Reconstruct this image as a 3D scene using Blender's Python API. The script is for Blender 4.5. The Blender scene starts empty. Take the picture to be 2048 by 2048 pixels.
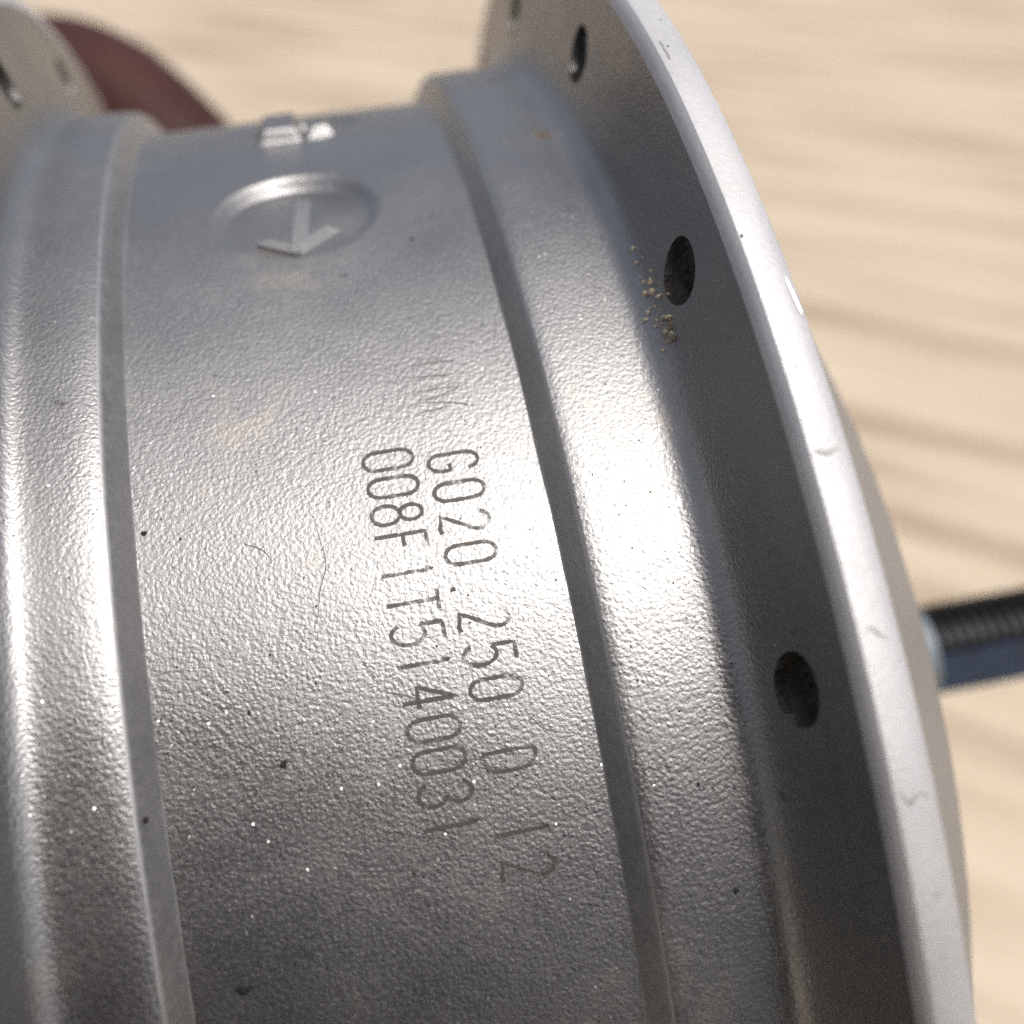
import bpy, bmesh, math, random
from mathutils import Matrix, Vector, noise as mnoise

random.seed(7)
sc = bpy.context.scene
col = sc.collection
S = 0.07                       # hub unit: radius of the recessed band, 70 mm
TILT = math.radians(42)        # how far the hub frame leans against the vertical
HUB_Z = 0.34                   # height of the axle above the floor
RX = Matrix.Rotation(TILT, 4, 'X')
FRAME = Matrix.Translation((0, 0, HUB_Z)) @ RX

# ------------------------------------------------------------------ camera
F_PX, DIST = 2376.2, 2.0152
ROT = Matrix(((0.97993288, -0.18163436, 0.08210059),
              (0.16313523, 0.96748837, 0.19326964),
              (-0.11453577, -0.17599777, 0.97770463)))
cam = bpy.data.cameras.new('camera')
cam_o = bpy.data.objects.new('camera', cam); col.objects.link(cam_o)
cam.sensor_width = 36; cam.sensor_fit = 'HORIZONTAL'
cam.lens = F_PX / 2048 * 36
cam.clip_start = 0.002; cam.clip_end = 100
cam.dof.use_dof = True
cam.dof.focus_distance = 1.03 * S
cam.dof.aperture_fstop = 19.0
cam.dof.aperture_blades = 7
cam_o.matrix_world = FRAME @ (Matrix.Translation((0, 0, DIST * S)) @ ROT.transposed().to_4x4())
sc.camera = cam_o

# ------------------------------------------------------------------ light
SUN_HUB = Vector((0.27, 0.44, 0.85)).normalized()
sdir = (RX.to_3x3() @ SUN_HUB).normalized()
sun = bpy.data.lights.new('sun', 'SUN'); sun.energy = 0.68; sun.angle = math.radians(10)
sun.color = (1.0, 0.985, 0.96)
sun_o = bpy.data.objects.new('sun', sun); col.objects.link(sun_o)
sun_o.rotation_euler = (-sdir).to_track_quat('-Z', 'Y').to_euler()
sun_o.location = sdir * 3
w = bpy.data.worlds.new('World'); sc.world = w; w.use_nodes = True
nt = w.node_tree; bg = nt.nodes['Background']
sky = nt.nodes.new('ShaderNodeTexSky'); sky.sky_type = 'NISHITA'; sky.sun_disc = False
sky.sun_elevation = math.asin(sdir.z)
sky.sun_rotation = math.atan2(sdir.x, sdir.y)
hz = nt.nodes.new('ShaderNodeHueSaturation'); hz.inputs['Saturation'].default_value = 0.6   # milky, hazy sky
nt.links.new(sky.outputs[0], hz.inputs['Color']); nt.links.new(hz.outputs[0], bg.inputs[0]); bg.inputs[1].default_value = 0.15
sky.dust_density = 6.0; sky.air_density = 0.6; sky.ozone_density = 0.4
sc.view_settings.view_transform = 'Standard'; sc.view_settings.look = 'None'
sc.view_settings.exposure = 0.66; sc.view_settings.gamma = 1.0
sc.cycles.use_denoising = False
sc.cycles.max_bounces = 8

# ------------------------------------------------------------------ helpers
def link(o, parent=None):
    col.objects.link(o)
    if parent: o.parent = parent
    return o

def mesh_obj(name, verts, faces, mat, parent=None, smooth=True, angle=32):
    me = bpy.data.meshes.new(name)
    me.from_pydata([(x * S, y * S, z * S) for x, y, z in verts], [], faces)
    me.update()
    finish(me, mat, smooth, angle)
    return link(bpy.data.objects.new(name, me), parent)

def finish(me, mat, smooth=True, angle=32):
    bm = bmesh.new(); bm.from_mesh(me)
    bmesh.ops.recalc_face_normals(bm, faces=bm.faces)
    lim = math.radians(angle)
    for f in bm.faces: f.smooth = smooth
    for e in bm.edges:
        if len(e.link_faces) == 2 and e.calc_face_angle(0) > lim: e.smooth = False
    bm.to_mesh(me); bm.free()
    if mat: me.materials.append(mat)

def lathe(prof, thetas, disp=None, close_theta=True, close_prof=False):
    """profile of (X, r) swept round the X axis; theta 0 faces the camera, grows to +Y"""
    n, m = len(prof), len(thetas)
    v = []
    for t in thetas:
        s, c = math.sin(t), math.cos(t)
        for x, r in prof:
            if disp: r += disp(x, t)
            v.append((x, r * s, r * c))
    f = []
    for j in range(m if close_theta else m - 1):
        j2 = (j + 1) % m
        for i in range(n if close_prof else n - 1):
            i2 = (i + 1) % n
            f.append((j * n + i, j * n + i2, j2 * n + i2, j2 * n + i))
    return v, f

def ring_thetas(n): return [2 * math.pi * k / n for k in range(n)]

def root(name, label, cat, matrix, group=None):
    o = bpy.data.objects.new(name, None); col.objects.link(o)
    o.empty_display_size = 0.02
    o.matrix_world = matrix
    o['label'] = label; o['category'] = cat
    if group: o['group'] = group
    return o

def spline(pts, n):
    out = []
    P = [pts[0]] + list(pts) + [pts[-1]]
    for i in range(1, len(P) - 2):
        for k in range(n):
            t = k / n; a, b, c, d = P[i-1], P[i], P[i+1], P[i+2]
            out.append(tuple(0.5 * (2*b[q] + (c[q]-a[q])*t + (2*a[q]-5*b[q]+4*c[q]-d[q])*t*t
                                    + (3*b[q]-a[q]-3*c[q]+d[q])*t**3) for q in range(len(b))))
    out.append(tuple(pts[-1]))
    return out

# ------------------------------------------------------------------ materials
def N(nt, t, **kw):
    n = nt.nodes.new(t)
    for k, v in kw.items():
        if isinstance(k, str) and hasattr(n, k): setattr(n, k, v)
    return n

def ramp(nt, src, stops, interp='LINEAR'):
    r = nt.nodes.new('ShaderNodeValToRGB'); r.color_ramp.interpolation = interp
    e = r.color_ramp.elements
    e[0].position, e[1].position = stops[0][0], stops[-1][0]
    e[0].color = stops[0][1]; e[1].color = stops[-1][1]
    for p, c in stops[1:-1]:
        q = e.new(p); q.color = c
    nt.links.new(src, r.inputs[0]); return r.outputs[0]

def g(v): return (v, v, v, 1)

def mix(nt, fac, a, b, mode='MIX'):
    m = nt.nodes.new('ShaderNodeMix'); m.data_type = 'RGBA'; m.blend_type = mode
    for sock, val in ((m.inputs[0], fac), (m.inputs[6], a), (m.inputs[7], b)):
        if isinstance(val, bpy.types.NodeSocket): nt.links.new(val, sock)
        else: sock.default_value = val
    return m.outputs[2]

def noise(nt, co, scale, detail=2, rough=0.5, sx=None):
    n = nt.nodes.new('ShaderNodeTexNoise'); n.inputs['Scale'].default_value = scale
    n.inputs['Detail'].default_value = detail; n.inputs['Roughness'].default_value = rough
    if sx:
        mp = nt.nodes.new('ShaderNodeMapping'); mp.inputs['Scale'].default_value = sx
        nt.links.new(co, mp.inputs[0]); co = mp.outputs[0]
    nt.links.new(co, n.inputs['Vector']); return n.outputs[0]

def cast_metal(name, base=(0.262, 0.262, 0.260), rough=0.25, grain=5600, grain_h=0.000030, dust=1.0,
               metallic=0.90, stretch=None, specks=True, flakes=False):
    m = bpy.data.materials.new(name); m.use_nodes = True; nt = m.node_tree
    b = nt.nodes['Principled BSDF']
    tc = nt.nodes.new('ShaderNodeTexCoord'); co = tc.outputs['Object']
    b.inputs['Metallic'].default_value = metallic
    # patchy oxide and dust film
    n1 = noise(nt, co, 45, 5, 0.62)
    c1 = ramp(nt, n1, [(0.30, (base[0]*.84, base[1]*.84, base[2]*.85, 1)), (0.52, (*base, 1)), (0.75, (base[0]*1.06, base[1]*1.06, base[2]*1.06, 1))])
    n2 = noise(nt, co, 48, 6, 0.75)
    dmask = ramp(nt, n2, [(0.60, g(0)), (0.74, g(0.42 * dust))])
    c2 = mix(nt, dmask, c1, (0.50, 0.43, 0.32, 1))
    # fine dark specks
    n3 = noise(nt, co, 520, 2, 0.5)
    n3b = noise(nt, co, 70, 2, 0.5)
    mul = nt.nodes.new('ShaderNodeMath'); mul.operation = 'MULTIPLY'
    nt.links.new(ramp(nt, n3, [(0.745, g(0)), (0.79, g(1))]), mul.inputs[0])
    nt.links.new(ramp(nt, n3b, [(0.48, g(0)), (0.62, g(1))]), mul.inputs[1])
    if specks: c2 = mix(nt, mul.outputs[0], c2, (0.07, 0.065, 0.06, 1))
    nt.links.new(c2, b.inputs['Base Color'])
    # roughness: film makes it duller
    rr = ramp(nt, n2, [(0.35, g(rough)), (0.75, g(min(1, rough + 0.2)))])
    n4 = noise(nt, co, grain * 0.7, 2, 0.6)
    rr2 = ramp(nt, n4, [(0.35, g(-0.0 + 0.0)), (0.7, g(0.12))])
    ad = nt.nodes.new('ShaderNodeMath'); ad.operation = 'ADD'
    nt.links.new(rr, ad.inputs[0]); nt.links.new(rr2, ad.inputs[1])
    nt.links.new(ad.outputs[0], b.inputs['Roughness'])
    # blasted grain
    h1 = noise(nt, co, grain, 2.5, 0.55, stretch)
    vo = nt.nodes.new('ShaderNodeTexVoronoi'); vo.inputs['Scale'].default_value = grain * 0.62
    vo.feature = 'SMOOTH_F1'; vo.inputs['Smoothness'].default_value = 0.6
    nt.links.new(co, vo.inputs['Vector'])
    b1 = nt.nodes.new('ShaderNodeBump'); b1.inputs['Distance'].default_value = grain_h
    b1.inputs['Strength'].default_value = 1
    nt.links.new(h1, b1.inputs['Height'])
    b2 = nt.nodes.new('ShaderNodeBump'); b2.inputs['Distance'].default_value = grain_h * 0.8
    b2.invert = True
    nt.links.new(vo.outputs[0], b2.inputs['Height']); nt.links.new(b1.outputs[0], b2.inputs['Normal'])
    h3 = noise(nt, co, 130, 3, 0.5)
    b3 = nt.nodes.new('ShaderNodeBump'); b3.inputs['Distance'].default_value = 0.00003
    b3.inputs['Strength'].default_value = 1
    nt.links.new(h3, b3.inputs['Height']); nt.links.new(b2.outputs[0], b3.inputs['Normal'])
    if flakes:
        # single blasted facets that catch the sun
        vf = nt.nodes.new('ShaderNodeTexVoronoi'); vf.inputs['Scale'].default_value = 4600
        nt.links.new(co, vf.inputs['Vector'])
        sub = nt.nodes.new('ShaderNodeVectorMath'); sub.operation = 'SUBTRACT'; sub.inputs[1].default_value = (.5, .5, .5)
        nt.links.new(vf.outputs['Color'], sub.inputs[0])
        scl = nt.nodes.new('ShaderNodeVectorMath'); scl.operation = 'SCALE'; scl.inputs['Scale'].default_value = 0.6
        nt.links.new(sub.outputs[0], scl.inputs[0])
        add = nt.nodes.new('ShaderNodeVectorMath'); add.operation = 'ADD'
        nt.links.new(b3.outputs[0], add.inputs[0]); nt.links.new(scl.outputs[0], add.inputs[1])
        nrm = nt.nodes.new('ShaderNodeVectorMath'); nrm.operation = 'NORMALIZE'
        nt.links.new(add.outputs[0], nrm.inputs[0])
        # only the middle of about a third of the cells
        wn = nt.nodes.new('ShaderNodeTexWhiteNoise'); nt.links.new(vf.outputs['Position'], wn.inputs['Vector'])
        pick = nt.nodes.new('ShaderNodeMath'); pick.operation = 'GREATER_THAN'; pick.inputs[1].default_value = 0.97
        nt.links.new(wn.outputs['Value'], pick.inputs[0])
        near = nt.nodes.new('ShaderNodeMath'); near.operation = 'LESS_THAN'; near.inputs[1].default_value = 0.36
        nt.links.new(vf.outputs['Distance'], near.inputs[0])
        mk = nt.nodes.new('ShaderNodeMath'); mk.operation = 'MULTIPLY'
        nt.links.new(pick.outputs[0], mk.inputs[0]); nt.links.new(near.outputs[0], mk.inputs[1])
        mn = nt.nodes.new('ShaderNodeMix'); mn.data_type = 'VECTOR'
        nt.links.new(mk.outputs[0], mn.inputs[0]); nt.links.new(b3.outputs[0], mn.inputs[4]); nt.links.new(nrm.outputs[0], mn.inputs[5])
        nt.links.new(mn.outputs[1], b.inputs['Normal'])
        mr = nt.nodes.new('ShaderNodeMix'); mr.data_type = 'FLOAT'
        nt.links.new(mk.outputs[0], mr.inputs[0]); nt.links.new(ad.outputs[0], mr.inputs[2]); mr.inputs[3].default_value = 0.2
        nt.links.new(mr.outputs[0], b.inputs['Roughness'])
        return m
    nt.links.new(b3.outputs[0], b.inputs['Normal'])
    return m

def simple(name, base, rough, metallic=0, nscale=200, var=0.15, bump=0.0, spec=0.5):
    m = bpy.data.materials.new(name); m.use_nodes = True; nt = m.node_tree
    b = nt.nodes['Principled BSDF']
    tc = nt.nodes.new('ShaderNodeTexCoord'); co = tc.outputs['Object']
    n = noise(nt, co, nscale, 4, 0.6)
    lo = tuple(c * (1 - var) for c in base) + (1,); hi = tuple(min(1, c * (1 + var)) for c in base) + (1,)
    nt.links.new(ramp(nt, n, [(0.3, lo), (0.7, hi)]), b.inputs['Base Color'])
    b.inputs['Roughness'].default_value = rough; b.inputs['Metallic'].default_value = metallic
    b.inputs['Specular IOR Level'].default_value = spec
    if bump:
        bp = nt.nodes.new('ShaderNodeBump'); bp.inputs['Distance'].default_value = bump
        nt.links.new(n, bp.inputs['Height']); nt.links.new(bp.outputs[0], b.inputs['Normal'])
    return m

M_body = cast_metal('blasted_aluminium', flakes=True)
M_step = cast_metal('machined_step', base=(0.34, 0.338, 0.332), rough=0.33, grain=2600, grain_h=0.00001, dust=1.2)
M_rim = cast_metal('rim_aluminium', base=(0.50, 0.50, 0.50), rough=0.46, grain=4200, grain_h=0.000016, dust=1.1, metallic=0.6)
M_flange = cast_metal('flange_aluminium', base=(0.30, 0.293, 0.283), rough=0.36, grain=5000, grain_h=0.000012, dust=1.0)
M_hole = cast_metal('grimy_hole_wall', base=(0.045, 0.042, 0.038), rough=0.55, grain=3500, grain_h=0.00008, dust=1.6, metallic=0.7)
M_cover = simple('cover_grey_lacquer', (0.22, 0.21, 0.20), 0.5, 0.2, 90, 0.06)
M_black = simple('black_oxide_steel', (0.018, 0.018, 0.02), 0.38, 0.7, 400, 0.3)
M_blue = simple('dark_blue_flat', (0.024, 0.050, 0.10), 0.42, 0.35, 260, 0.35)  # dark blue base colour for the milled axle flat
M_sleeve = simple('bearing_sleeve_steel', (0.20, 0.235, 0.25), 0.45, 0.6, 300, 0.1)
M_grit = simple('dry_mud', (0.36, 0.31, 0.22), 0.95, 0, 3000, 0.35, 0.0001)
M_tar = simple('black_grime', (0.012, 0.011, 0.010), 0.8, 0, 3500, 0.5, 0.0002)
M_phone = simple('phone_shell', (0.012, 0.012, 0.014), 0.35, 0, 300, 0.2)

# laser marking: brown burnt line with broken edges
def marking():
    m = bpy.data.materials.new('laser_marking'); m.use_nodes = True; nt = m.node_tree
    b = nt.nodes['Principled BSDF']; out = nt.nodes['Material Output']
    b.inputs['Base Color'].default_value = (0.058, 0.048, 0.039, 1)
    b.inputs['Roughness'].default_value = 0.6; b.inputs['Metallic'].default_value = 0.0
    tc = nt.nodes.new('ShaderNodeTexCoord'); co = tc.outputs['Object']
    n = noise(nt, co, 1700, 3, 0.6); n2 = noise(nt, co, 330, 2, 0.5)
    ad = nt.nodes.new('ShaderNodeMath'); ad.operation = 'ADD'
    nt.links.new(n, ad.inputs[0]); nt.links.new(n2, ad.inputs[1])
    a = ramp(nt, ad.outputs[0], [(0.42, g(0.95)), (0.62, g(0.12))])
    at = nt.nodes.new('ShaderNodeMath'); at.operation = 'MULTIPLY'; at.inputs[1].default_value = 0.5
    nt.links.new(ad.outputs[0], at.inputs[0])
    a = ramp(nt, at.outputs[0], [(0.45, g(0.90)), (0.60, g(0.22))])
    nt.links.new(a, b.inputs['Alpha'])
    return m
M_mark = marking()

# ------------------------------------------------------------------ floor
def floor_mat():
    m = bpy.data.materials.new('wood_look_floor'); m.use_nodes = True; nt = m.node_tree
    b = nt.nodes['Principled BSDF']
    tc = nt.nodes.new('ShaderNodeTexCoord')
    mp = nt.nodes.new('ShaderNodeMapping'); mp.inputs['Rotation'].default_value = (0, 0, math.radians(40))
    nt.links.new(tc.outputs['Object'], mp.inputs[0]); co = mp.outputs[0]
    n1 = noise(nt, co, 9, 3, 0.5, (0.35, 3.6, 1))
    n2 = noise(nt, co, 30, 4, 0.55, (0.14, 2.0, 1))
    c = ramp(nt, n1, [(0.36, (0.29, 0.222, 0.150, 1)), (0.50, (0.435, 0.362, 0.262, 1)), (0.7, (0.485, 0.408, 0.302, 1))])
    c2 = ramp(nt, n2, [(0.36, (0.84, 0.82, 0.79, 1)), (0.56, (1, 1, 1, 1))])
    c = mix(nt, 0.8, c, c2, 'MULTIPLY')
    nt.links.new(c, b.inputs['Base Color']); b.inputs['Roughness'].default_value = 0.55
    bp = nt.nodes.new('ShaderNodeBump'); bp.inputs['Distance'].default_value = 0.0003
    nt.links.new(n2, bp.inputs['Height']); nt.links.new(bp.outputs[0], b.inputs['Normal'])
    return m
me = bpy.data.meshes.new('floor')
me.from_pydata([(-12, -12, 0), (12, -12, 0), (12, 12, 0), (-12, 12, 0)], [], [(0, 1, 2, 3)])
me.materials.append(floor_mat())
fl = link(bpy.data.objects.new('floor', me)); fl['kind'] = 'structure'

# ------------------------------------------------------------------ the hub
hub = root('hub_motor', 'grey blasted aluminium hub motor shell with spoke flanges and marked serial numbers', 'hub motor', FRAME)

rad = math.radians
def smooth01(t):
    t = max(0.0, min(1.0, t)); return t * t * (3 - 2 * t)

def seg_dist(px, py, ax, ay, bx, by):
    dx, dy = bx - ax, by - ay
    t = max(0, min(1, ((px - ax) * dx + (py - ay) * dy) / (dx * dx + dy * dy)))
    return math.hypot(px - ax - t * dx, py - ay - t * dy)

D1X, D1T, D1R = -0.028, rad(35.0), 0.089
def disp(x, t):
    d = 0.0
    # first dial: shallow sunk disc, deeper at its far edge, with an arrow
    s = t - D1T; q = math.hypot(x - D1X, s)
    if q < D1R + 0.012:
        wall = 1 - smooth01((q - (D1R - 0.016)) / 0.018)
        d -= wall * (0.0085 + 0.0080 * s / D1R)
    # second dial with raised figures, close to the horizon of the drum
    s = t - rad(51.5); q = math.hypot(x + 0.020, s)
    if q < 0.11:
        d -= (1 - smooth01((q - 0.072) / 0.014)) * 0.006
        for cx, cs, rx, rs, h in ((-0.036, -0.030, 0.017, 0.044, 0.022), (0.012, -0.024, 0.007, 0.026, 0.015), (-0.012, -0.006, 0.030, 0.006, 0.012)):
            e = max(abs(x - cx) - rx, abs(s - cs) - rs)
            d = max(d, -0.006 + h * (1 - smooth01(e / 0.014)))
    return d

def frange(a, b, st):
    n = max(1, round((b - a) / st)); return [a + (b - a) * i / n for i in range(n)]

thetas = frange(rad(-180), rad(-40), 0.03) + frange(rad(-40), rad(24), 0.008) + \
    frange(rad(24), rad(60), 0.0022) + frange(rad(60), rad(90), 0.008) + frange(rad(90), rad(180), 0.03)

# middle band between the two steps (recessed)
xs = frange(-0.2065, -0.13, 0.012) + frange(-0.13, 0.085, 0.0022) + frange(0.085, 0.1551, 0.012) + [0.1551]
v, f = lathe([(x, 1.0) for x in xs], thetas, disp)
mesh_obj('shell_band', v, f, M_body, hub, angle=60)

# steps: raised shoulders either side
def wob(amp, k):
    return lambda x, t: amp * (mnoise.noise(Vector((math.sin(t) * k, math.cos(t) * k, x * 40))))
TH2 = ring_thetas(900)
stepL = [(-0.2045, 0.9990), (-0.2065, 1.0002), (-0.2085, 1.0035), (-0.2140, 1.0150), (-0.2200, 1.0262), (-0.2225, 1.0292), (-0.2245, 1.0300)]
v, f = lathe(stepL, TH2, wob(0.0006, 14)); mesh_obj('shoulder_step', v, f, M_step, hub, angle=60)
stepR = [(0.1535, 0.9990), (0.1553, 1.0002), (0.1570, 1.0035), (0.1625, 1.0150), (0.1700, 1.0280), (0.1718, 1.0312), (0.1735, 1.0325)]
v, f = lathe(stepR, TH2, wob(0.0009, 18)); mesh_obj('shoulder_step', v, f, M_step, hub, angle=60)
shL = [(-0.2245, 1.0300), (-0.2265, 1.0308), (-0.235, 1.0325), (-0.25, 1.0340), (-0.27, 1.034)]
v, f = lathe(shL, TH2); mesh_obj('shoulder', v, f, M_body, hub, angle=60)
shR = [(0.1735, 1.0325), (0.1755, 1.0332), (0.185, 1.0338), (0.21, 1.034), (0.24, 1.034)]
v, f = lathe(shR, TH2); mesh_obj('shoulder', v, f, M_body, hub, angle=60)

# spoke flanges: fillet, face, rim; drilled with a boolean
def flange(side, x0, holes_phase, hole_x, hole_r):
    P = spline([(0.24, 1.034), (0.256, 1.0342), (0.267, 1.0360), (0.2765, 1.0415), (0.2860, 1.0535), (0.2955, 1.0775),
                (0.304, 1.110), (0.3105, 1.145), (0.3145, 1.166)], 4)
    P += [(0.3165, 1.1760), (0.3182, 1.1840), (0.3210, 1.1895), (0.3240, 1.1925), (0.329, 1.1930), (0.344, 1.1900), (0.3540, 1.1875), (0.3570, 1.1850), (0.3575, 1.178)]
    inner = [(0.3575, 1.02), (0.33, 1.00), (0.24, 1.00)]
    prof = P + inner
    if side < 0: prof = [(-(x + x0), r) for x, r in prof]
    v, f = lathe(prof, ring_thetas(540), None, True, True)
    me = bpy.data.meshes.new('flange')
    me.from_pydata([(a * S, b * S, c * S) for a, b, c in v], [], f); me.update()
    ob = bpy.data.objects.new('flange', me); col.objects.link(ob)
    # cutters
    bm = bmesh.new()
    for k in range(18):
        t = holes_phase + k * rad(20)
        # stepped drill: mouth, taper, bore
        rings = [(-0.045, 0.0325), (0.000, 0.0305), (0.005, 0.027), (0.014, 0.0225), (0.09, 0.021)]
        ax = Vector((side * 1.0, 0, -0.10)).normalized()
        er = Vector((0, 0, 1)); et = Vector((0, 1, 0))
        ax_r = Vector((side * 0.995, 0, -0.10)); ax_r.normalize()
        up = et; sd = up.cross(ax_r).normalized()
        cen = Vector((hole_x, 0, hole_r))
        rows = []
        for q, rr in rings:
            row = []
            for j in range(20):
                a = 2 * math.pi * j / 20
                p = cen + ax_r * q + (up * math.cos(a) + sd * math.sin(a)) * rr
                y, z = p.y * math.cos(t) + p.z * math.sin(t), -p.y * math.sin(t) + p.z * math.cos(t)
                row.append(bm.verts.new((p.x * S, y * S, z * S)))
            rows.append(row)
        for a, b in zip(rows, rows[1:]):
            for j in range(20): bm.faces.new((a[j], a[(j + 1) % 20], b[(j + 1) % 20], b[j]))
        bm.faces.new(rows[0]); bm.faces.new(rows[-1][::-1])
    bmesh.ops.recalc_face_normals(bm, faces=bm.faces)
    cm = bpy.data.meshes.new('cutter'); bm.to_mesh(cm); bm.free()
    co = bpy.data.objects.new('cutter', cm); col.objects.link(co)
    bm = bmesh.new(); bm.from_mesh(me); bmesh.ops.recalc_face_normals(bm, faces=bm.faces); bm.to_mesh(me); bm.free()
    md = ob.modifiers.new('drill', 'BOOLEAN'); md.operation = 'DIFFERENCE'; md.object = co; md.solver = 'EXACT'
    dg = bpy.context.evaluated_depsgraph_get()
    new = bpy.data.meshes.new_from_object(ob.evaluated_get(dg))
    ob.modifiers.clear(); ob.data = new
    bpy.data.objects.remove(co); bpy.data.meshes.remove(cm)
    new.materials.clear()
    finish(new, None, True, 30)
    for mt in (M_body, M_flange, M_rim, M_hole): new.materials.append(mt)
    for p in new.polygons:
        cx = abs(p.center.x) / S - (x0 if side < 0 else 0); r = math.hypot(p.center.y, p.center.z) / S
        th = math.atan2(p.center.y, p.center.z)
        dk = (th - holes_phase + rad(10)) % rad(20) - rad(10)
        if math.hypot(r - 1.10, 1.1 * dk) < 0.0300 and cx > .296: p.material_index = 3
        elif r > 1.172 and cx > 0.3155: p.material_index = 2
        else: p.material_index = 0
    ob.name = 'flange'; ob.parent = hub
    return ob
flange(1, 0, rad(-0.6), 0.306, 1.100)
flange(-1, 0.030, rad(8.0), -0.336, 1.100)

# side covers (domed lids) with boss
cR = [(0.3580, 1.05), (0.366, 1.05)] + spline([(0.3660, 1.05), (0.40, 1.01), (0.46, 0.925), (0.53, 0.815), (0.572, 0.750), (0.590, 0.700), (0.600, 0.64), (0.605, 0.5), (0.61, 0.25)], 6) + \
     [(0.63, 0.16), (0.66, 0.15), (0.665, 0.12), (0.665, 0.0)]
v, f = lathe(cR, ring_thetas(360)); mesh_obj('side_cover', v, f, M_cover, hub)
cL = [(-x - 0.03, r) for x, r in cR]
v, f = lathe(cL, ring_thetas(360)); mesh_obj('side_cover', v, f, M_cover, hub)

# axle: sleeve, thread with a milled flat
v, f = lathe([(0.66, 0.0), (0.66, 0.088), (0.885, 0.086), (0.892, 0.082), (0.892, 0.0)], ring_thetas(64))
mesh_obj('bearing_sleeve', v, f, M_sleeve, hub)
AR = 0.078
FN = rad(-46); FD = AR * 0.80
def axle(x0, x1, name='axle'):
    prof = [(x0, 0.0), (x0, AR * 0.94)]
    x = x0; pitch = 0.0200
    while x < x1:
        prof += [(x + pitch * .25, AR * 0.88), (x + pitch * .5, AR), (x + pitch * .62, AR), (x + pitch * .95, AR * .88)]
        x += pitch
    prof += [(x1, AR * 0.9), (x1, 0.0)]
    v, f = lathe(prof, ring_thetas(72))
    vv = []
    ny, nz = math.sin(FN), math.cos(FN)
    for a, b, c in v:
        d = b * ny + c * nz
        if d > FD: b -= ny * (d - FD); c -= nz * (d - FD)
        vv.append((a, b, c))
    return mesh_obj(name, vv, f, M_black, hub, angle=25)
axle(0.892, 1.55); axle(-1.55, -0.71)
hw = math.sqrt(AR**2 - FD**2) * 0.97
ny, nz = math.sin(FN), math.cos(FN); ty, tz = math.cos(FN), -math.sin(FN)
fv = []
for x in (0.896, 1.55):
    for e, h in ((-hw, -0.002), (-hw, 0.0012), (hw, 0.0012), (hw, -0.002)):
        fv.append((x, ny * (FD + h) + ty * e, nz * (FD + h) + tz * e))
mesh_obj('axle_flat', fv, [(0, 1, 2, 3), (7, 6, 5, 4), (0, 4, 5, 1), (1, 5, 6, 2), (2, 6, 7, 3), (3, 7, 4, 0)], M_blue, hub, smooth=False)

def surf_r(x):
    P = [(0.256, 1.0343), (0.267, 1.0362), (0.2765, 1.0417), (0.2860, 1.0538), (0.2955, 1.0778), (0.304, 1.1105)]
    if x <= P[0][0]: return 1.034
    for (a, b), (c, d) in zip(P, P[1:]):
        if x <= c: return b + (d - b) * (x - a) / (c - a)
    return P[-1][1]

# ------------------------------------------------------------------ laser markings
H, W = 1.0, 0.5
def arc(cx, cy, rx, ry, a0, a1, n=12):
    return [(cx + rx * math.cos(rad(a0 + (a1 - a0) * i / n)), cy + ry * math.sin(rad(a0 + (a1 - a0) * i / n))) for i in range(n + 1)]
def oval(): return [arc(.25, .75, .25, .25, 0, 180) + arc(.25, .25, .25, .25, 180, 360) + [(.5, .75)]]
GL = {
 '0': oval(),
 '1': [[(.18, .86), (.25, 1.0), (.25, 0.0)]],
 '2': [arc(.25, .77, .24, .23, 165, -35, 12) + [(.10, .16), (0.03, 0.04), (.18, .04), (.36, 0.0), (.5, .03)]],
 '3': [arc(.24, .76, .23, .24, 160, -80, 12), arc(.24, .26, .26, .26, 80, -160, 12)],
 '4': [[(.36, 0.0), (.36, 1.0), (.02, .30), (.52, .30)]],
 '5': [[(.46, 1.0), (.06, 1.0), (.04, .60)] + arc(.24, .32, .26, .32, 130, -150, 14)],
 '8': [arc(.25, .78, .20, .22, -90, 270, 18), arc(.25, .28, .25, .28, 90, 450, 18)],
 'F': [[(0.04, 0), (0.04, 1), (.48, 1)], [(0.04, .55), (.36, .55)]],
 'T': [[(.25, 0), (.25, 1)], [(0, 1), (.5, 1)]],
 'G': [arc(.26, .74, .24, .26, 10, 180, 10) + arc(.26, .25, .24, .25, 180, 360, 10) + [(.50, .42), (.30, .42)]],
 'D': [[(.02, 0), (.02, 1)], [(.02, 1.0), (.16, 1.0)] + arc(.16, .70, .34, .30, 90, 0, 8) + arc(.16, .30, .34, .30, 0, -90, 8) + [(.02, 0)]],
 '.': [[(.20, .0), (.30, .05), (.30, .0), (.2, .05)]],
}
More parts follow.
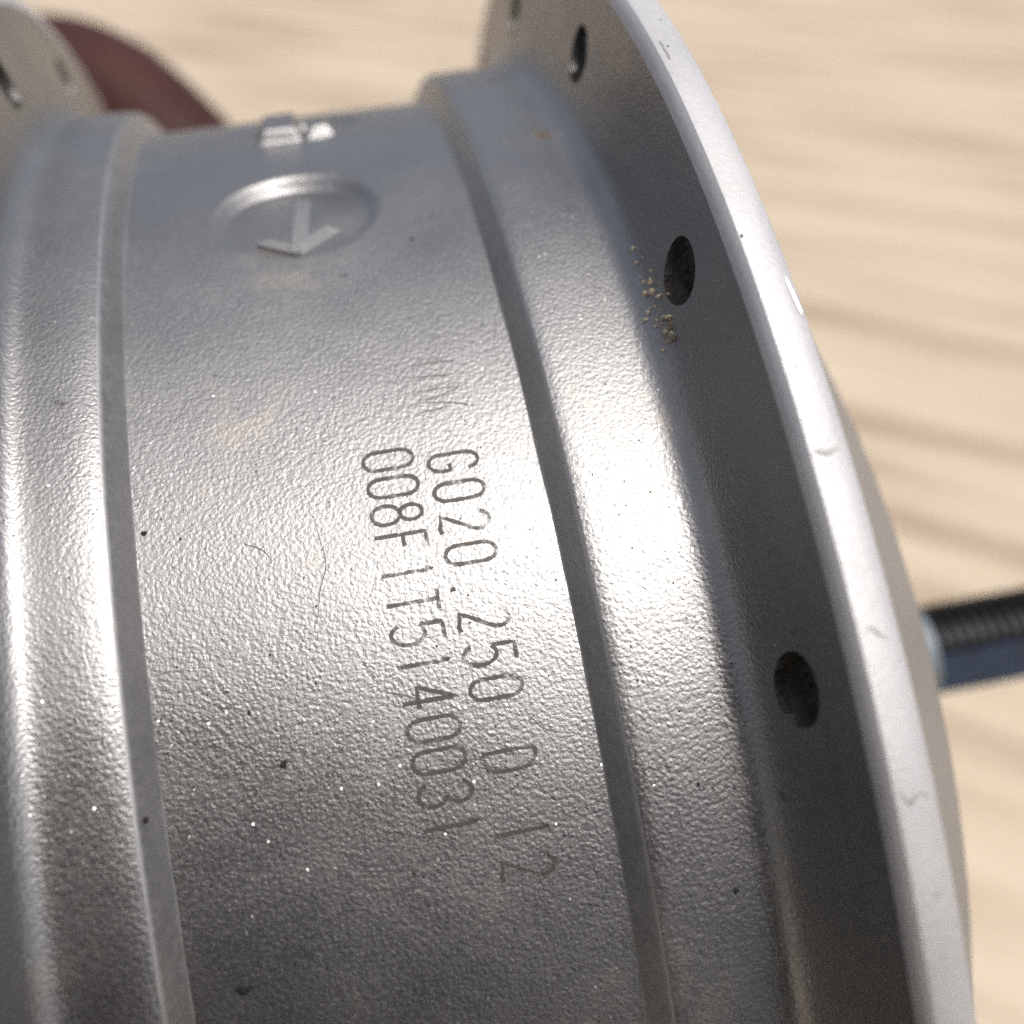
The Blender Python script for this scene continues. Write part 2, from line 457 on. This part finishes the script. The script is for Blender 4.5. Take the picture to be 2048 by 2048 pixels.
def marks(lines, r=1.0006, lw=0.0036):
    v, f = [], []
    rnd = random.Random(3)
    for text, X0, th0, pitch, h, wd in lines:
        for i, ch in enumerate(text):
            if ch not in GL: continue
            tc_ = th0 - pitch * i + rnd.uniform(-.0006, .0006)
            dx = rnd.uniform(-.0008, .0008)
            for st in GL[ch]:
                pts = []
                for (a0, b0), (a1, b1) in zip(st, st[1:]):
                    n = max(1, int(math.hypot((a1 - a0) * wd * 2, (b1 - b0) * h) / 0.0035))
                    for k in range(n): pts.append((a0 + (a1 - a0) * k / n, b0 + (b1 - b0) * k / n))
                pts.append(st[-1])
                P = [(X0 + dx + (b - .5) * h, tc_ - (a - .25) * wd * 2) for a, b in pts]
                base = len(v)
                for k, (x, t) in enumerate(P):
                    a = P[max(0, k - 1)]; b = P[min(len(P) - 1, k + 1)]
                    tx, tt = b[0] - a[0], b[1] - a[1]; L = math.hypot(tx, tt) or 1
                    nx, n_t = -tt / L, tx / L
                    hwid = lw * (0.42 + 0.16 * rnd.random())
                    for s in (-1, 1):
                        xx, t2 = x + nx * hwid * s, t + n_t * hwid * s
                        v.append((xx, r * math.sin(t2), r * math.cos(t2)))
                for k in range(len(P) - 1):
                    q = base + 2 * k; f.append((q, q + 1, q + 3, q + 2))
    return v, f
v, f = marks([('G020.250 D 12', 0.0782, rad(14.10), rad(1.722), 0.0450, 0.0172)])
mesh_obj('model_marking', v, f, M_mark, hub, smooth=True)
v, f = marks([('008F1T5140031', 0.0205, rad(14.75), rad(1.563), 0.0450, 0.0182)])
mesh_obj('serial_marking', v, f, M_mark, hub, smooth=True)

# scratches and hair lines as thin cuts
M_scr = simple('scratch_dirt', (0.12, 0.11, 0.09), 0.6, 0.4, 2000, 0.4)
def scratch(path, lw, name='scratch', r=1.0005):
    P = spline(path, 6); v, f = [], []
    for k, (x, td) in enumerate(P):
        t = rad(td); a = P[max(0, k - 1)]; b = P[min(len(P) - 1, k + 1)]
        tx, tt = b[0] - a[0], rad(b[1] - a[1]); L = math.hypot(tx, tt) or 1
        wv = lw * math.sin(math.pi * (k + .7) / (len(P) + .4))
        for s in (-1, 1):
            xx, t2 = x - tt / L * wv * s, t + tx / L * wv * s
            v.append((xx, r * math.sin(t2), r * math.cos(t2)))
    for k in range(len(P) - 1): f.append((2*k, 2*k+1, 2*k+3, 2*k+2))
    mesh_obj(name, v, f, M_scr, hub)
for path, lw in (([(0.054, 20.3), (0.078, 20.4), (0.0993, 20.26)], .0004), ([(0.0539, 18.55), (0.075, 18.6), (0.1011, 18.54)], .0004),
                 ([(0.0555, 17.94), (0.08, 18.2), (0.098, 18.45)], .0004), ([(0.0554, 17.91), (0.08, 17.7), (0.1007, 17.36), (0.101, 17.1)], .0005),
                 ([(0.0553, 17.25), (0.07, 17.3), (0.0882, 17.43)], .0004), ([(0.05, 19.6), (0.075, 19.5), (0.095, 19.4)], .0004),
                 ([(-0.0537, 12.9), (-0.0500, 11.2), (-0.0475, 9.6), (-0.0557, 8.33), (-0.061, 7.0), (-0.0716, 5.7)], .0004),
                 ([(-0.115, 11.4), (-0.10, 10.9), (-0.092, 10.2)], .0005), ([(0.095, 1.1), (0.11, -.2), (0.125, -.6)], .0004),
                 ([(-0.02, 2.9), (0.0, 2.5), (0.02, 1.9)], .0005)):
    scratch(path, lw)

# pits and grime spots: little uneven lumps pressed in the surface
def lump(cx, td, rx, rt, h, mat, name, r0=1.0, X=None, seed=0, x_slope=0.0):
    v, f = [], []
    rnd = random.Random(seed); n = 12
    t0 = rad(td)
    ph = [rnd.uniform(.65, 1.25) for _ in range(n)]
    v.append((cx, (r0 + h) * math.sin(t0), (r0 + h) * math.cos(t0)))
    for ring, (q, hh) in enumerate(((.55, .8), (1.0, -0.35))):
        for j in range(n):
            a = 2 * math.pi * j / n; k = q * ph[j]
            x = cx + rx * k * math.cos(a); t = t0 + rt * k * math.sin(a); r = r0 + h * hh + x_slope * (x - cx)
            v.append((x, r * math.sin(t), r * math.cos(t)))
    for j in range(n):
        j2 = (j + 1) % n
        f.append((0, 1 + j, 1 + j2)); f.append((1 + j, 1 + n + j, 1 + n + j2, 1 + j2))
    return mesh_obj(name, v, f, mat, hub)
for i, (x, t, a, b) in enumerate(((-0.1988, 12.83, .0030, .0030), (-0.1066, 0.28, .0036, .0046), (-0.165, -9.5, .0075, .0050), (-0.168, 12.2, .0016, .0014),
                     (-0.128, 3.0, .0018, .0028), (-0.215, -1.0, .0030, .0022), (-0.245, 2.4, .0022, .002), (-0.095, -1.0, .0017, .0012),
                     (0.1330, 22.5, .0016, .0018), (0.010, 28.0, .006, .0012), (0.085, 30.5, .0035, .0028), (0.1055, 14.6, .0012, .0012))):
    lump(x, t, a, b, 0.0008, M_tar, 'grime_spot', r0=1.0 if -0.204 < x < .155 else 1.031, seed=i)
for i, (x, t, a, b) in enumerate(((0.2314, 48.6, .0055, .0055), (0.280, 32.6, .0032, .0040), (0.275, 24.5, .002, .002), (0.243, 28.8, .0016, .0016),
                                  (0.240, 22.0, .0014, .0014), (0.281, 21.6, .0017, .0018), (0.286, 20.9, .0016, .002), (0.262, -6.0, .0032, .0030), (0.240, -9.0, .0035, .003),
                                  (0.225, -4.0, .0024, .002))):
    lump(x, t, a, b, 0.0007, M_tar, 'grime_spot', r0=1.034, seed=40 + i)
# dry mud crumbs below the second spoke hole
rnd = random.Random(11)
for i in range(46):
    t = 19.4 + rnd.gauss(0, 1.3); x = 0.2845 + rnd.gauss(0, .005)
    rr = surf_r(x) + .0003
    a = .0007 + .0028 * rnd.random() ** 2.2
    lump(x, t, a * rnd.uniform(.7, 1.5), a, a * 0.7, M_grit, 'mud_crumb', r0=rr, seed=i)
# plug of black grime and sand in the holes
def plug(td, mat, rr, x, hr, seed, name='hole_grime'):
    v, f = [], []; rnd = random.Random(seed); n = 20
    t0 = rad(td)
    def P(a, k, q):
        y = hr * 0 + rr * k * math.cos(a); z = hr + rr * k * math.sin(a)
        return (x + q, y * math.cos(t0) + z * math.sin(t0), -y * math.sin(t0) + z * math.cos(t0))
    v.append(P(0, 0, .002))
    for k in (.25, .5, .75, 1.0):
        for j in range(n): v.append(P(2 * math.pi * j / n, k, rnd.uniform(-.0045, .0045)))
    for j in range(n): f.append((0, 1 + j, 1 + (j + 1) % n))
    for q in range(3):
        for j in range(n):
            a, b = 1 + q * n + j, 1 + q * n + (j + 1) % n
            f.append((a, b, b + n, a + n))
    mesh_obj(name, v, f, mat, hub, angle=15)
plug(19.4, M_tar, .0262, 0.3108, 1.104, 1); plug(-0.6, M_tar, .0262, 0.3108, 1.104, 2); plug(39.4, M_step, .0225, 0.316, 1.100, 3, 'hole_dirt')

# the arrow inside the dial: stem and two tilted arms
def bar(ax, ay, bx, by, hw, h1, h2):
    L = math.hypot(bx - ax, by - ay); nx, ny = -(by - ay) / L * hw, (bx - ax) / L * hw
    v = []
    for x, s_, h in ((ax + nx, ay + ny, h1), (bx + nx, by + ny, h1), (bx - nx, by - ny, h2), (ax - nx, ay - ny, h2)):
        t = D1T + s_; fl = 1.0 - (0.0085 + 0.0080 * s_ / D1R)
        for rr in (fl - .004, fl + h): v.append((x, rr * math.sin(t), rr * math.cos(t)))
    f = [(1, 3, 5, 7), (0, 1, 3, 2), (2, 3, 5, 4), (4, 5, 7, 6), (6, 7, 1, 0)]
    mesh_obj('arrow_bar', v, f, M_step, hub, smooth=False)
bar(-0.019, 0.044, -0.030, -0.064, .0080, .0014, .0034)
bar(-0.068, -0.042, -0.028, -0.072, .0095, .0002, .0036)
bar(0.008, -0.034, -0.034, -0.072, .0095, .0010, .0030)

# knocks and scratches on the rim
def rim_scratch(path, lw, mat):
    P = spline(path, 6); v, f = [], []
    for k, (x, td) in enumerate(P):
        t = rad(td); a = P[max(0, k - 1)]; b = P[min(len(P) - 1, k + 1)]
        tx, tt = b[0] - a[0], rad(b[1] - a[1]); L = math.hypot(tx, tt) or 1
        wv = lw * math.sin(math.pi * (k + .7) / (len(P) + .4))
        rr = (1.1930 if x < .329 else 1.1930 - (x - .329) * .20) + .0012
        for s_ in (-1, 1):
            xx, t2 = x - tt / L * wv * s_, t + tx / L * wv * s_ / 1.19
            v.append((xx, rr * math.sin(t2), rr * math.cos(t2)))
    for k in range(len(P) - 1): f.append((2*k, 2*k+1, 2*k+3, 2*k+2))
    mesh_obj('rim_scratch', v, f, mat, hub)
M_nick = simple('bright_nick', (0.85, 0.85, 0.85), 0.3, 1.0, 800, 0.1)
M_smudge = simple('rim_smudge', (0.33, 0.33, 0.31), 0.6, 0.3, 900, 0.35)
for path, lw, mt in (([(0.3500, 14.9), (0.3515, 14.0), (0.3530, 13.2)], .0007, M_nick),
                     ([(0.327, -4.4), (0.335, -4.9), (0.341, -4.6), (0.351, -4.8)], .0007, M_smudge),
                     ([(0.328, 7.6), (0.338, 7.5), (0.349, 7.7)], .0022, M_smudge),
                     ([(0.330, 29.6), (0.3315, 28.9), (0.331, 28.0)], .0012, M_smudge), 
                     ([(0.332, 1.2), (0.345, 0.6)], .0006, M_smudge)):
    rim_scratch(path, lw, mt)
for i, (x, t, a) in enumerate(((0.3262, 17.0, .0015), (0.336, 29.2, .0012), (0.3445, 31.8, .001), (0.333, 11.0, .0009), (0.341, -8.0, .0011))):
    lump(x, t, a, a, .0006, M_tar, 'grime_spot', r0=1.1932 if x < .329 else 1.1932 - (x - .329) * .2, seed=90 + i)
# brown stain on the shoulder
M_stain = simple('brown_stain', (0.13, 0.10, 0.07), 0.8, 0.2, 900, 0.5)
for i, (x, t, a, b) in enumerate(((0.2491, 37.0, .012, .008), (0.243, 37.6, .006, .004), (0.256, 36.6, .005, .004))):
    lump(x, t, a, b, .0006, M_stain, 'stain', r0=1.034, seed=130 + i)
for i in range(16):
    lump(0.29 + rnd.gauss(0, .004), 17.6 + rnd.gauss(0, .5), .0022, .0022, .001, M_stain, 'mud_crumb', r0=surf_r(0.29) , seed=160 + i)

# ------------------------------------------------------------------ hand that holds the far end of the hub
def skin_mat():
    m = bpy.data.materials.new('skin'); m.use_nodes = True; nt = m.node_tree
    b = nt.nodes['Principled BSDF']
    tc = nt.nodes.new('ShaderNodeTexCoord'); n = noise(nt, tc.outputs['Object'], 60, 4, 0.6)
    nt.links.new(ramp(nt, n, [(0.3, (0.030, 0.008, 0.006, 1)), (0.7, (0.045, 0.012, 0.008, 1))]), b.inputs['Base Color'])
    b.inputs['Roughness'].default_value = 0.6; b.inputs['Specular IOR Level'].default_value = 0.25
    n2 = noise(nt, tc.outputs['Object'], 900, 3, 0.6)
    bp = nt.nodes.new('ShaderNodeBump'); bp.inputs['Distance'].default_value = 0.0002
    nt.links.new(n2, bp.inputs['Height']); nt.links.new(bp.outputs[0], b.inputs['Normal'])
    return m

def make_hand():
    # joints in hub units (1 = 70 mm): palm far left, fingers run behind the drum
    J = {'wrist': ((-1.75, 1.55, -1.25), .36), 'palm': ((-1.25, 1.38, -1.00), .42)}
    chains = [
        [((-0.86, 1.69, -0.62), .185), ((-0.46, 1.56, -0.48), .175), ((-0.235, 1.26, -0.42), .140), ((-0.16, 1.05, -0.44), .105)],
        [((-0.88, 1.36, -0.98), .165), ((-0.44, 1.30, -0.95), .138), ((-0.08, 1.06, -1.00), .120), ((0.04, 0.86, -1.06), .100)],
        [((-0.88, 1.14, -1.20), .155), ((-0.46, 1.02, -1.28), .130), ((-0.16, 0.78, -1.32), .114), ((-0.04, 0.60, -1.34), .094)],
        [((-0.98, 0.94, -1.36), .135), ((-0.66, 0.74, -1.48), .108), ((-0.46, 0.52, -1.50), .096), ((-0.36, 0.38, -1.48), .082)],
        [((-1.20, 1.10, -0.66), .175), ((-1.08, 0.76, -0.44), .145), ((-0.92, 0.52, -0.34), .118)],
    ]
    verts = [J['wrist'][0], J['palm'][0]]; rads = [J['wrist'][1], J['palm'][1]]; edges = [(0, 1)]
    for ch in chains:
        prev = 1
        for p, r in ch:
            verts.append(p); rads.append(r); edges.append((prev, len(verts) - 1)); prev = len(verts) - 1
    me = bpy.data.meshes.new('hand')
    me.from_pydata([(a * S, b * S, c * S) for a, b, c in verts], edges, []); me.update()
    o = bpy.data.objects.new('hand', me); col.objects.link(o)
    md = o.modifiers.new('skin', 'SKIN'); md.use_smooth_shade = True
    for i, r in enumerate(rads):
        sv = me.skin_vertices[0].data[i]; sv.radius = (r * S, r * S * (0.8 if i < 2 else 1)); sv.use_root = (i == 1)
    ss = o.modifiers.new('sub', 'SUBSURF'); ss.levels = 2; ss.render_levels = 2
    dg = bpy.context.evaluated_depsgraph_get()
    new = bpy.data.meshes.new_from_object(o.evaluated_get(dg)); o.modifiers.clear(); o.data = new
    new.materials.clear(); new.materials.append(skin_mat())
    for p in new.polygons: p.use_smooth = True
    o.matrix_world = FRAME
    return o
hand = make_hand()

# ------------------------------------------------------------------ the phone that looks down on the hub
ph = root('smartphone', 'dark smartphone held over the hub, mirrored as the dark lower half of the metal', 'phone', FRAME)
def rounded_slab(x0, x1, y0, y1, z0, z1, rc):
    out = []
    for cx, cy, a0 in ((x1 - rc, y1 - rc, 0), (x0 + rc, y1 - rc, 90), (x0 + rc, y0 + rc, 180), (x1 - rc, y0 + rc, 270)):
        for k in range(9):
            a = rad(a0 + k * 90 / 8); out.append((cx + rc * math.cos(a), cy + rc * math.sin(a)))
    n = len(out); v = []; c = ((x0 + x1) / 2, (y0 + y1) / 2)
    for z, s in ((z0, .975), (z0 + .012, 1), (z1 - .012, 1), (z1, .975)):
        v += [(c[0] + (x - c[0]) * s, c[1] + (y - c[1]) * s, z) for x, y in out]
    f = [tuple(range(n))[::-1], tuple(range(3 * n, 4 * n))]
    for q in range(3):
        for j in range(n): f.append((q*n + j, q*n + (j+1) % n, (q+1)*n + (j+1) % n, (q+1)*n + j))
    return v, f
v, f = rounded_slab(-0.98, 0.24, -1.90, 0.40, DIST + 0.03, DIST + 0.15, 0.12)
mesh_obj('phone_body', v, f, M_phone, ph)

# ------------------------------------------------------------------ the person taking the picture, crouched behind the phone
def skinned(name, V, E, mat, parent, root_i=0, lv=2):
    me = bpy.data.meshes.new(name)
    me.from_pydata([p for p, r in V], E, []); me.update()
    o = bpy.data.objects.new(name, me); col.objects.link(o)
    o.modifiers.new('skin', 'SKIN')
    for i, (p, r) in enumerate(V):
        sv = me.skin_vertices[0].data[i]
        sv.radius = r if isinstance(r, tuple) else (r, r); sv.use_root = (i == root_i)
    ss = o.modifiers.new('sub', 'SUBSURF'); ss.levels = lv; ss.render_levels = lv
    dg = bpy.context.evaluated_depsgraph_get()
    new = bpy.data.meshes.new_from_object(o.evaluated_get(dg)); o.modifiers.clear(); o.data = new
    new.materials.clear(); new.materials.append(mat)
    for p in new.polygons: p.use_smooth = True
    o.parent = parent
    return o
M_cloth = simple('dark_clothing', (0.035, 0.036, 0.045), 0.9, 0, 120, 0.25)
M_skin2 = skin_mat()
M_hair = simple('dark_hair', (0.02, 0.015, 0.012), 0.6, 0, 900, 0.4)
person = root('person', 'person in dark clothes whose bare reddish hand grips the hub behind its left flange', 'person', Matrix.Identity(4))
B = [((0, -.74, .24), .15), ((0, -.70, .42), .145), ((0, -.60, .62), (.17, .13)), ((0, -.52, .76), (.13, .09)), ((0, -.46, .84), .055), ((0, -.41, .90), .085), ((0, -.385, .97), .098), ((0, -.40, 1.04), .07),
     ((.19, -.54, .73), .065), ((.30, -.46, .55), .048), ((.18, -.26, .45), .036), ((.055, -.15, .415), .028),
     ((-.19, -.54, .73), .065), ((-.38, -.36, .52), .048), ((-.31, -.03, .40), .038), ((-.150, .135, .352), .030),
     ((.14, -.72, .22), .10), ((.24, -.36, .36), .065), ((.20, -.62, .07), .045), ((.21, -.44, .04), .04),
     ((-.14, -.72, .22), .10), ((-.26, -.38, .36), .065), ((-.22, -.64, .07), .045), ((-.23, -.46, .04), .04)]
EB = [(0,1),(1,2),(2,3),(3,4),(4,5),(5,6),(6,7),(3,8),(8,9),(9,10),(10,11),(3,12),(12,13),(13,14),(14,15),(0,16),(16,17),(17,18),(18,19),(0,20),(20,21),(21,22),(22,23)]
skinned('body', B, EB, M_cloth, person)

# head, hair and hands of the same continuous body take their own colours
bo = person.children[0]
bo.data.materials.append(M_skin2); bo.data.materials.append(M_hair)
for p in bo.data.polygons:
    c = p.center
    if c.z > .83: p.material_index = 2 if (c.z > 1.0 or c.y < -.43) else 1
    elif c.z < .46 and ((c.x > .02 and c.y > -.19 and c.x < .1) or (c.x < -.12 and c.y > .06)): p.material_index = 1
hand.parent = person
